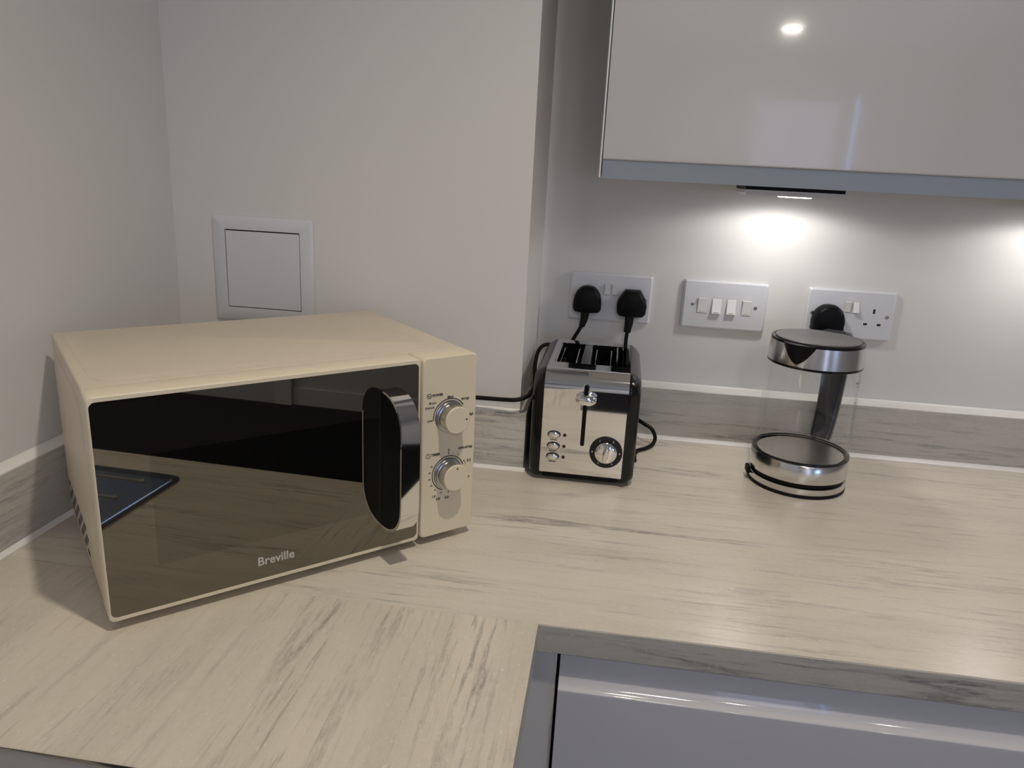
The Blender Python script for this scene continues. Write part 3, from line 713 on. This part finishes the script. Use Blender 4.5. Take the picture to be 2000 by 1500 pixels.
# browning dial
dx, dz = .0992, .0570
b = NB(); lathe(b, [(.0249, 0), (.0249, .0016), (.0238, .0024), (.0172, .0024), (.0172, .0010), (0, .0010)], 64, (dx, 0, dz), 'y'); dl = link('dial_ring', b, M['blackgl'], ts, 30)
b = NB()
for i, s in enumerate('123456'):
    a = math.radians((120, 60, 0, -60, -120, 180)[i] if i < 5 else 180)
    text(b, s, dx+.0206*math.cos(a), dz+.0206*math.sin(a), .0042, -.0027, bold=.00004)
link('dial_numbers', b, M['printw'], dl, None)
b = NB(); lathe(b, [(.0170, .0012), (.0170, .0050), (.0160, .0066), (.0100, .0080), (0, .0086)], 56, (dx, 0, dz), 'y'); kn = link('dial_knob', b, M['chrome'], ts, 45)
b = NB(); q = lambda k, y: front(ell(dx, dz, .0048*k, .0152*k, 32, math.radians(-8)), y)
loft(b, [q(1, -.0060), q(1, -.0100), q(.85, -.0140), q(.5, -.0158)]); link('dial_grip', b, M['chrome'], kn, 50)

# ------------------------------------------------------------------ kettle on its power base
KC = (.4461, -.1811)
t = thing('power_base', 'round steel power base with black rim under the glass kettle', 'power base', (*KC, 0))
b = NB(); lathe(b, [(.0725, .0003), (.0745, .0015), (.0745, .0052), (.0738, .0060), (0, .0060)], 72); link('base_foot', b, M['rubber'], t)
b = NB(); lathe(b, [(.0738, .0062), (.0741, .0080), (.0738, .0152), (.0725, .0158), (0, .0158)], 72); link('base_band', b, M['brushed'], t)
b = NB(); box(b, -.0800, -.0735, -.014, .006, .010, .0215, .002, 2); link('power_switch', b, M['black'], t)
kt = thing('kettle', 'glass kettle with steel bands and a dark flat lid', 'kettle', (*KC, .0160))
def kz(z): return z-.0160
b = NB(); lathe(b, [(.0700, kz(.0162)), (.0715, kz(.0175)), (.0715, kz(.0236)), (0, kz(.0236))], 72); link('black_band', b, M['black'], kt)
b = NB(); lathe(b, [(.0735, kz(.0234)), (.0739, kz(.0245)), (.0733, kz(.0515)), (.0722, kz(.0530)), (.0690, kz(.0530))], 96); o = link('lower_steel_band', b, M['brushed'], kt); o['label'] = 'brushed steel lower band'
b = NB(); lathe(b, [(.0733, kz(.0530)), (.0735, kz(.0545)), (.0731, kz(.0562)), (.0712, kz(.0565)), (.0700, kz(.0545))], 96, close=True); link('lower_gasket', b, M['blackgl'], kt)
b = NB(); lathe(b, [(.0700, kz(.0532)), (.0650, kz(.0532)), (.0630, kz(.0520)), (.0625, kz(.0440)), (.0600, kz(.0432)), (.0150, kz(.0440)), (0, kz(.0442))], 72); link('heating_plate', b, M['plate'], kt, 30)
# glass wall, with thickness
gp = [(.0728, .0550), (.0727, .0620), (.0722, .0800), (.0714, .1100), (.0704, .1450), (.0692, .1800), (.0684, .1990)]
b = NB(); lathe(b, [(r, kz(z)) for r, z in gp]+[(r-.0022, kz(z)) for r, z in reversed(gp)], 96, close=True); link('glass_body', b, M['glass'], kt, 60)
b = NB(); lathe(b, [(.0690, kz(.1972)), (.0697, kz(.1980)), (.0697, kz(.2005)), (.0690, kz(.2010)), (.0655, kz(.2000))], 96, close=True); link('upper_gasket', b, M['blackgl'], kt)
b = NB(); lathe(b, [(.0694, kz(.2010)), (.0678, kz(.2318)), (.0660, kz(.2318)), (.0676, kz(.2010))], 96, close=True); o = link('steel_collar', b, M['brushed'], kt); o['label'] = 'brushed steel upper collar'
b = NB(); lathe(b, [(.0655, kz(.2250)), (.0668, kz(.2318)), (.0680, kz(.2326)), (.0680, kz(.2352)), (.0666, kz(.2364)), (.0640, kz(.2360)), (.0632, kz(.2350)), (0, kz(.2350))], 96); link('lid_rim', b, M['blackgl'], kt, 30)
b = NB(); lathe(b, [(.0622, kz(.2350)), (.0622, kz(.2368)), (.0610, kz(.2376)), (0, kz(.2380))], 96); link('lid', b, M['lid'], kt, 30)
# spout: a black beak on the collar
b = NB(); rows = []
NS = 24; am = -126.5; ah = 22.5
for j in range(10):
    q = j/9; z = .2350-(.0305)*q; wdt = (1-q)**.62*ah if j < 9 else .9; wdt = max(wdt, 1.2)
    prow = []
    for i in range(NS+1):
        u = -1+2*i/NS; a = math.radians(am+wdt*u)
        r = .0690-.0008+(.0012*q)+(.0105*(1-q)**1.2)*max(0, 1-abs(u)**2.2)
        prow.append((r*math.cos(a), r*math.sin(a), kz(z)))
    rows.append(prow)
back = [[(math.cos(math.atan2(p[1], p[0]))*.0655, math.sin(math.atan2(p[1], p[0]))*.0655, p[2]) for p in r] for r in rows]
Vf = [[b.verts.new(p) for p in r] for r in rows]; Vb = [[b.verts.new(p) for p in r] for r in back]
for j in range(9):
    for i in range(NS):
        b.faces.new((Vf[j][i], Vf[j][i+1], Vf[j+1][i+1], Vf[j+1][i])); b.faces.new((Vb[j][i+1], Vb[j][i], Vb[j+1][i], Vb[j+1][i+1]))
    b.faces.new((Vf[j][0], Vf[j+1][0], Vb[j+1][0], Vb[j][0])); b.faces.new((Vf[j+1][NS], Vf[j][NS], Vb[j][NS], Vb[j+1][NS]))
for i in range(NS):
    b.faces.new((Vf[0][i+1], Vf[0][i], Vb[0][i], Vb[0][i+1])); b.faces.new((Vf[9][i], Vf[9][i+1], Vb[9][i+1], Vb[9][i]))
link('spout', b, M['black'], kt, 40)
# handle on the far side
ha = math.radians(57); hu = Vector((math.cos(ha), math.sin(ha), 0)); hv = Vector((-hu.y, hu.x, 0))
path = smooth_path([(.0660, 0, .2205), (.0880, 0, .2260), (.1060, 0, .2190), (.1130, 0, .1950), (.1130, 0, .1500), (.1090, 0, .1050), (.0980, 0, .0620), (.0930, 0, .0500)], 8)
b = NB(); rings = []
for i, p in enumerate(path):
    q = i/(len(path)-1); tn = (path[min(i+1, len(path)-1)]-path[max(i-1, 0)]).normalized(); nn = Vector((-tn.z, 0, tn.x))
    hw = .0240-.008*q; th = .0105-.0015*q; R_ = []
    for a, c in rrect(-hw, hw, -th, th, .007, 4):
        r_ = p.x+nn.x*c; z_ = p.z+nn.z*c; R_.append(hu*r_+hv*a+Vector((0, 0, kz(z_))))
    rings.append(R_)
loft(b, rings); link('handle', b, M['handleblk'], kt, 40)
b = NB()
for p, s in (((.052), 1),):
    hc = hu*.070
    for k_ in range(1): 
        R0_ = []
        lo_ = [hc+hv*a+hu*c for a, c in ((-.016, -.012), (.016, -.012), (.014, .014), (-.014, .014))]
        loft(b, [[q+Vector((0, 0, kz(.2300))) for q in lo_], [q+Vector((0, 0, kz(.2372))) for q in lo_], [hc+(q-hc)*.8+Vector((0, 0, kz(.2384))) for q in lo_]])
link('lid_hinge', b, M['black'], kt)
# printed fill marks on the glass, right-hand side
b = NB(); ma = math.radians(-38)
def glass_r(z):
    for (r0, za), (r1, zb) in zip(gp[:-1], gp[1:]):
        if za <= z <= zb: return r0+(r1-r0)*(z-za)/(zb-za)
    return .07
def mark(zc, half, hgt):
    A = [ma-half/.071, ma+half/.071]; r_ = glass_r(zc)+.0002
    P0 = [(r_*math.cos(a), r_*math.sin(a), kz(z)) for a, z in ((A[0], zc-hgt), (A[1], zc-hgt), (A[1], zc+hgt), (A[0], zc+hgt))]
    P1 = [(x*1.003, y*1.003, z) for x, y, z in P0]; loft(b, [P0, P1])
for i in range(9): mark(.075+i*.0125, .0040 if i % 2 == 0 else .0025, .0005)
tb = NB(); text(tb, 'MAX', 0, 0, .0065, 0); 
for v in tb.verts:
    a = ma+v.co.x/.071; z = .1800+v.co.z; r_ = glass_r(z)+.0003-v.co.y; v.co = Vector((r_*math.cos(a), r_*math.sin(a), kz(z)))
me_ = bpy.data.meshes.new('t'); tb.to_mesh(me_); tb.free(); b.from_mesh(me_); bpy.data.meshes.remove(me_)
link('fill_marks', b, M['screw'], kt, None)
